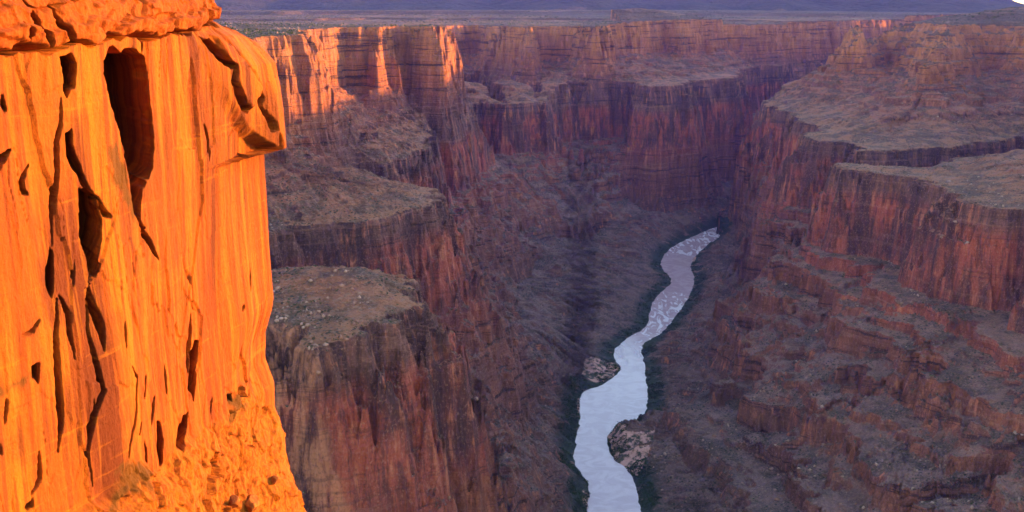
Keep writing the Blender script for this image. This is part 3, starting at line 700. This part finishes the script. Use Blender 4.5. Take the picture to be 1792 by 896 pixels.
OCT = np.array([(1,0,0),(-1,0,0),(0,1,0),(0,-1,0),(0,0,1),(0,0,-1),(.6,.6,.55),(-.6,.6,.55),(.6,-.6,.55),(-.6,-.6,.55)], float)
OF = np.array([(0,6,8),(4,6,7),(4,7,9),(4,9,8),(4,8,6),(2,7,6),(1,9,7),(3,8,9),(0,2,6),(2,1,7),(1,3,9),(3,0,8),(5,2,0),(5,1,2),(5,3,1),(5,0,3)])
def stone(r):
    return (OCT * rs.uniform(.65, 1.2, (len(OCT), 1)) * rs.uniform(.6, 1.3, 3)) * r, OF
def scatter(name, label, mask, n, maker, mat, rad, lift=0.0, patch=None):
    idx = np.nonzero(mask)[0]
    if patch is not None:
        pn = fbm(Cc[idx, 0] / patch, Cc[idx, 1] / patch, 401, 3); idx = idx[pn > -.05]
    idx = rs.choice(idx, min(n, len(idx)), replace=False)
    protos = [maker(1.0) for _ in range(24)]; vs = []; fs = []; k = 0
    for i in idx:
        v, f = protos[rs.randint(24)]; a = rs.uniform(0, 6.28); r = rad[0] + (rad[1] - rad[0]) * rs.uniform() ** 2.2
        ca, sa_ = math.cos(a), math.sin(a); w_ = np.stack([v[:, 0] * ca - v[:, 1] * sa_, v[:, 0] * sa_ + v[:, 1] * ca, v[:, 2]], 1) * r + Cc[i] + (0, 0, lift * r)
        vs.append(w_); fs.append(f + k); k += len(v)
    o = mesh_from(name, np.concatenate(vs), np.concatenate(fs), mat, smooth=False); tag(o, label, kind='stuff'); return o
view = (np.abs(FAZ) < 29)
scatter('desert_scrub', 'low dark scrub dotting the benches and talus', view & (FNZ > .78) & (FR < 5200) & (Cc[:, 2] > 25), 22000, lambda r: leaf_clump(9, r), M_shrub, (1.0, 3.1), patch=160)
scatter('scattered_rocks', 'loose blocks lying on the benches and talus', view & (FNZ > .72) & (FR < 4200) & (Cc[:, 2] > 12), 11000, stone, M_loose, (.7, 4.2), patch=230)
scatter('riverside_scrub', 'dark green thickets along both river banks', view & (FS0 > 1.5) & (FS0 < 40) & (Cc[:, 2] > .6) & (Cc[:, 2] < 30), 14000, lambda r: leaf_clump(12, r, .8), M_ripar, (1.8, 4.6), patch=60)

scatter('juniper_scrub', 'dark juniper woodland scattered over the high plateaus', view & (FNZ > .8) & (FR < 8500) & (Cc[:, 2] > 775) & (Cc[:, 2] < 990), 9000, lambda r: leaf_clump(9, r, .9), M_shrub, (2.5, 6.5), patch=500)

# single shrubs, the largest in view
def shrub_proto():
    v, f = leaf_clump(70, 1.0, .85, .26)
    me = bpy.data.meshes.new('desert_shrub'); me.from_pydata([tuple(q) for q in v], [], [tuple(int(i) for i in q) for q in f]); me.materials.append(M_shrub); return me
SHR = [shrub_proto() for _ in range(4)]
def put_shrubs(mask, n, label, group, rad):
    idx = np.nonzero(mask)[0]; idx = rs.choice(idx, min(n, len(idx)), replace=False)
    for i in idx:
        o = bpy.data.objects.new('desert_shrub', SHR[rs.randint(4)]); C.objects.link(o)
        r = rs.uniform(*rad); o.location = Cc[i] + np.array([0, 0, .1 * r]); o.scale = (r, r, r * rs.uniform(.7, 1.1)); o.rotation_euler = (0, 0, rs.uniform(0, 6.28))
        tag(o, label, 'shrub', group)
put_shrubs((FPX > 450) & (FPX < 700) & (FPY > 470) & (FPY < 600) & (FR > 1200) & (FR < 1600) & (FNZ > .85) & (Cc[:, 2] > 500), 110, 'small dark shrub on the flat top of the nearest red butte', 'shrubs dotted over the nearest red butte top', (.9, 2.0))
put_shrubs((FPX > 470) & (FPX < 740) & (FPY > 290) & (FPY < 395) & (FR > 1850) & (FR < 2400) & (FNZ > .85) & (Cc[:, 2] > 515), 90, 'small dark shrub on the wide bench behind the nearest butte', 'shrubs dotted over the wide left bench', (1.3, 2.6))
put_shrubs((FPX > 1640) & (FPX < 1800) & (FPY < 40) & (FR > 4000) & (FR < 6200) & (FNZ > .8) & (Cc[:, 2] > 845), 85, 'dark juniper bush on the skyline plateau at upper right', 'juniper bushes on the right plateau rim', (4.0, 8.0))

# ------------------------------------------------------------------ boulders at the foot of the sunlit cliff, and rock spires on the far spur
def boulder(name, loc, r, seed, label, mat, squash=(1, .8, .7)):
    bm = bmesh.new(); bmesh.ops.create_icosphere(bm, subdivisions=4, radius=1.0)
    q = np.random.RandomState(seed); N = q.normal(size=(11, 3)); N /= np.linalg.norm(N, axis=1)[:, None]; D = q.uniform(.62, .95, 11)
    for v in bm.verts:                                  # cut by planes: a broken block with flat faces
        p = np.array(v.co); m = (N @ p - D); k = int(np.argmax(m))
        for _ in range(3):
            m = N @ p - D; k = int(np.argmax(m))
            if m[k] > 0: p = p - N[k] * m[k] * .93
        p = p + .03 * float(fbm(np.array([p[0] * 5 + seed]), np.array([p[1] * 5 + p[2] * 4]), 501, 3)[0]) * p
        v.co = p * np.array(squash) * r
    me = bpy.data.meshes.new(name); bm.to_mesh(me); bm.free(); me.materials.append(mat)
    o = bpy.data.objects.new(name, me); C.objects.link(o); o.location = loc; o.rotation_euler = (q.uniform(-.3, .3), q.uniform(-.3, .3), q.uniform(0, 6))
    return tag(o, label, 'boulder')
nx_, ny_ = project(VN)
def on_cliff(px, py): return VN[int(np.argmin((nx_ - px) ** 2 + (ny_ - py) ** 2))]
def near_simple():
    k = NT('sunlit_boulder'); n = k.noise(k.pos((1.2, 1.2, 1.2)), 1, 6, .65)
    k.l(k.mix(k.ramp(n, .4, .6), (.30, .085, .010), (.17, .04, .007)), k.b.inputs['Base Color']); k.l(k.bump(n, .6, .2), k.b.inputs['Normal']); return k.m
M_bl = near_simple()
for i, (px, py, r, lb) in enumerate([(432, 884, 1.25, 'largest pale orange boulder at the very foot of the sunlit cliff'), (402, 880, .8, 'smaller orange boulder left of the largest one at the cliff foot'),
                                     (330, 872, .9, 'orange boulder wedged on the rubble apron below the dark stain'), (478, 842, .7, 'orange boulder on the right edge of the rubble apron')]):
    p = on_cliff(px, py); boulder('boulder', (p[0] + .35 * r, p[1], p[2] + .1 * r), r, 31 + i, lb, M_bl)
def spire(px, py, hgt, wid, label, seed):
    m = (np.abs(FPX - px) < 5) & (np.abs(FPY - py) < 7) & (FR > 3600) & (FR < 5200)
    if not m.any(): print('no ground for spire', px, py); return
    idx = np.nonzero(m)[0]; i = idx[np.argmin(FR[idx])]; b = Cc[i]
    nz_, na = 26, 22; q = np.random.RandomState(seed); V = []
    for j in range(nz_):
        t = j / (nz_ - 1); rr = wid * (1.15 - .55 * t) * (1 - max(0, t - .9) * 6) * (1 + .14 * math.sin(j * 1.9 + seed) * (.4 + t))
        for k in range(na):
            a = k / na * 2 * math.pi; ra = rr * (1 + .16 * math.cos(3 * a + seed) + .10 * q.uniform(-1, 1)); V.append((ra * math.cos(a), ra * math.sin(a) * .8, -8 + t * (hgt + 8)))
    Fs = [(j * na + k, j * na + (k + 1) % na, (j + 1) * na + (k + 1) % na, (j + 1) * na + k) for j in range(nz_ - 1) for k in range(na)]
    V.append((0, 0, hgt)); 
    me = bpy.data.meshes.new('rock_spire'); me.from_pydata(V, [], Fs + [((nz_ - 1) * na + k, (nz_ - 1) * na + (k + 1) % na, nz_ * na) for k in range(na)]); me.materials.append(M_rock)
    at = me.attributes.new('shore', 'FLOAT', 'POINT'); at.data.foreach_set('value', np.full(len(V), 999, f32))
    o = bpy.data.objects.new('rock_spire', me); C.objects.link(o); o.location = b; tag(o, label, 'rock spire')
spire(988, 268, 46, 15, 'leftmost and broadest of three rock spires on the far spur', 1)
spire(1002, 272, 40, 10, 'slim middle spire of the three on the far spur', 2)
spire(1018, 274, 50, 11, 'rightmost and tallest of three rock spires on the far spur', 3)
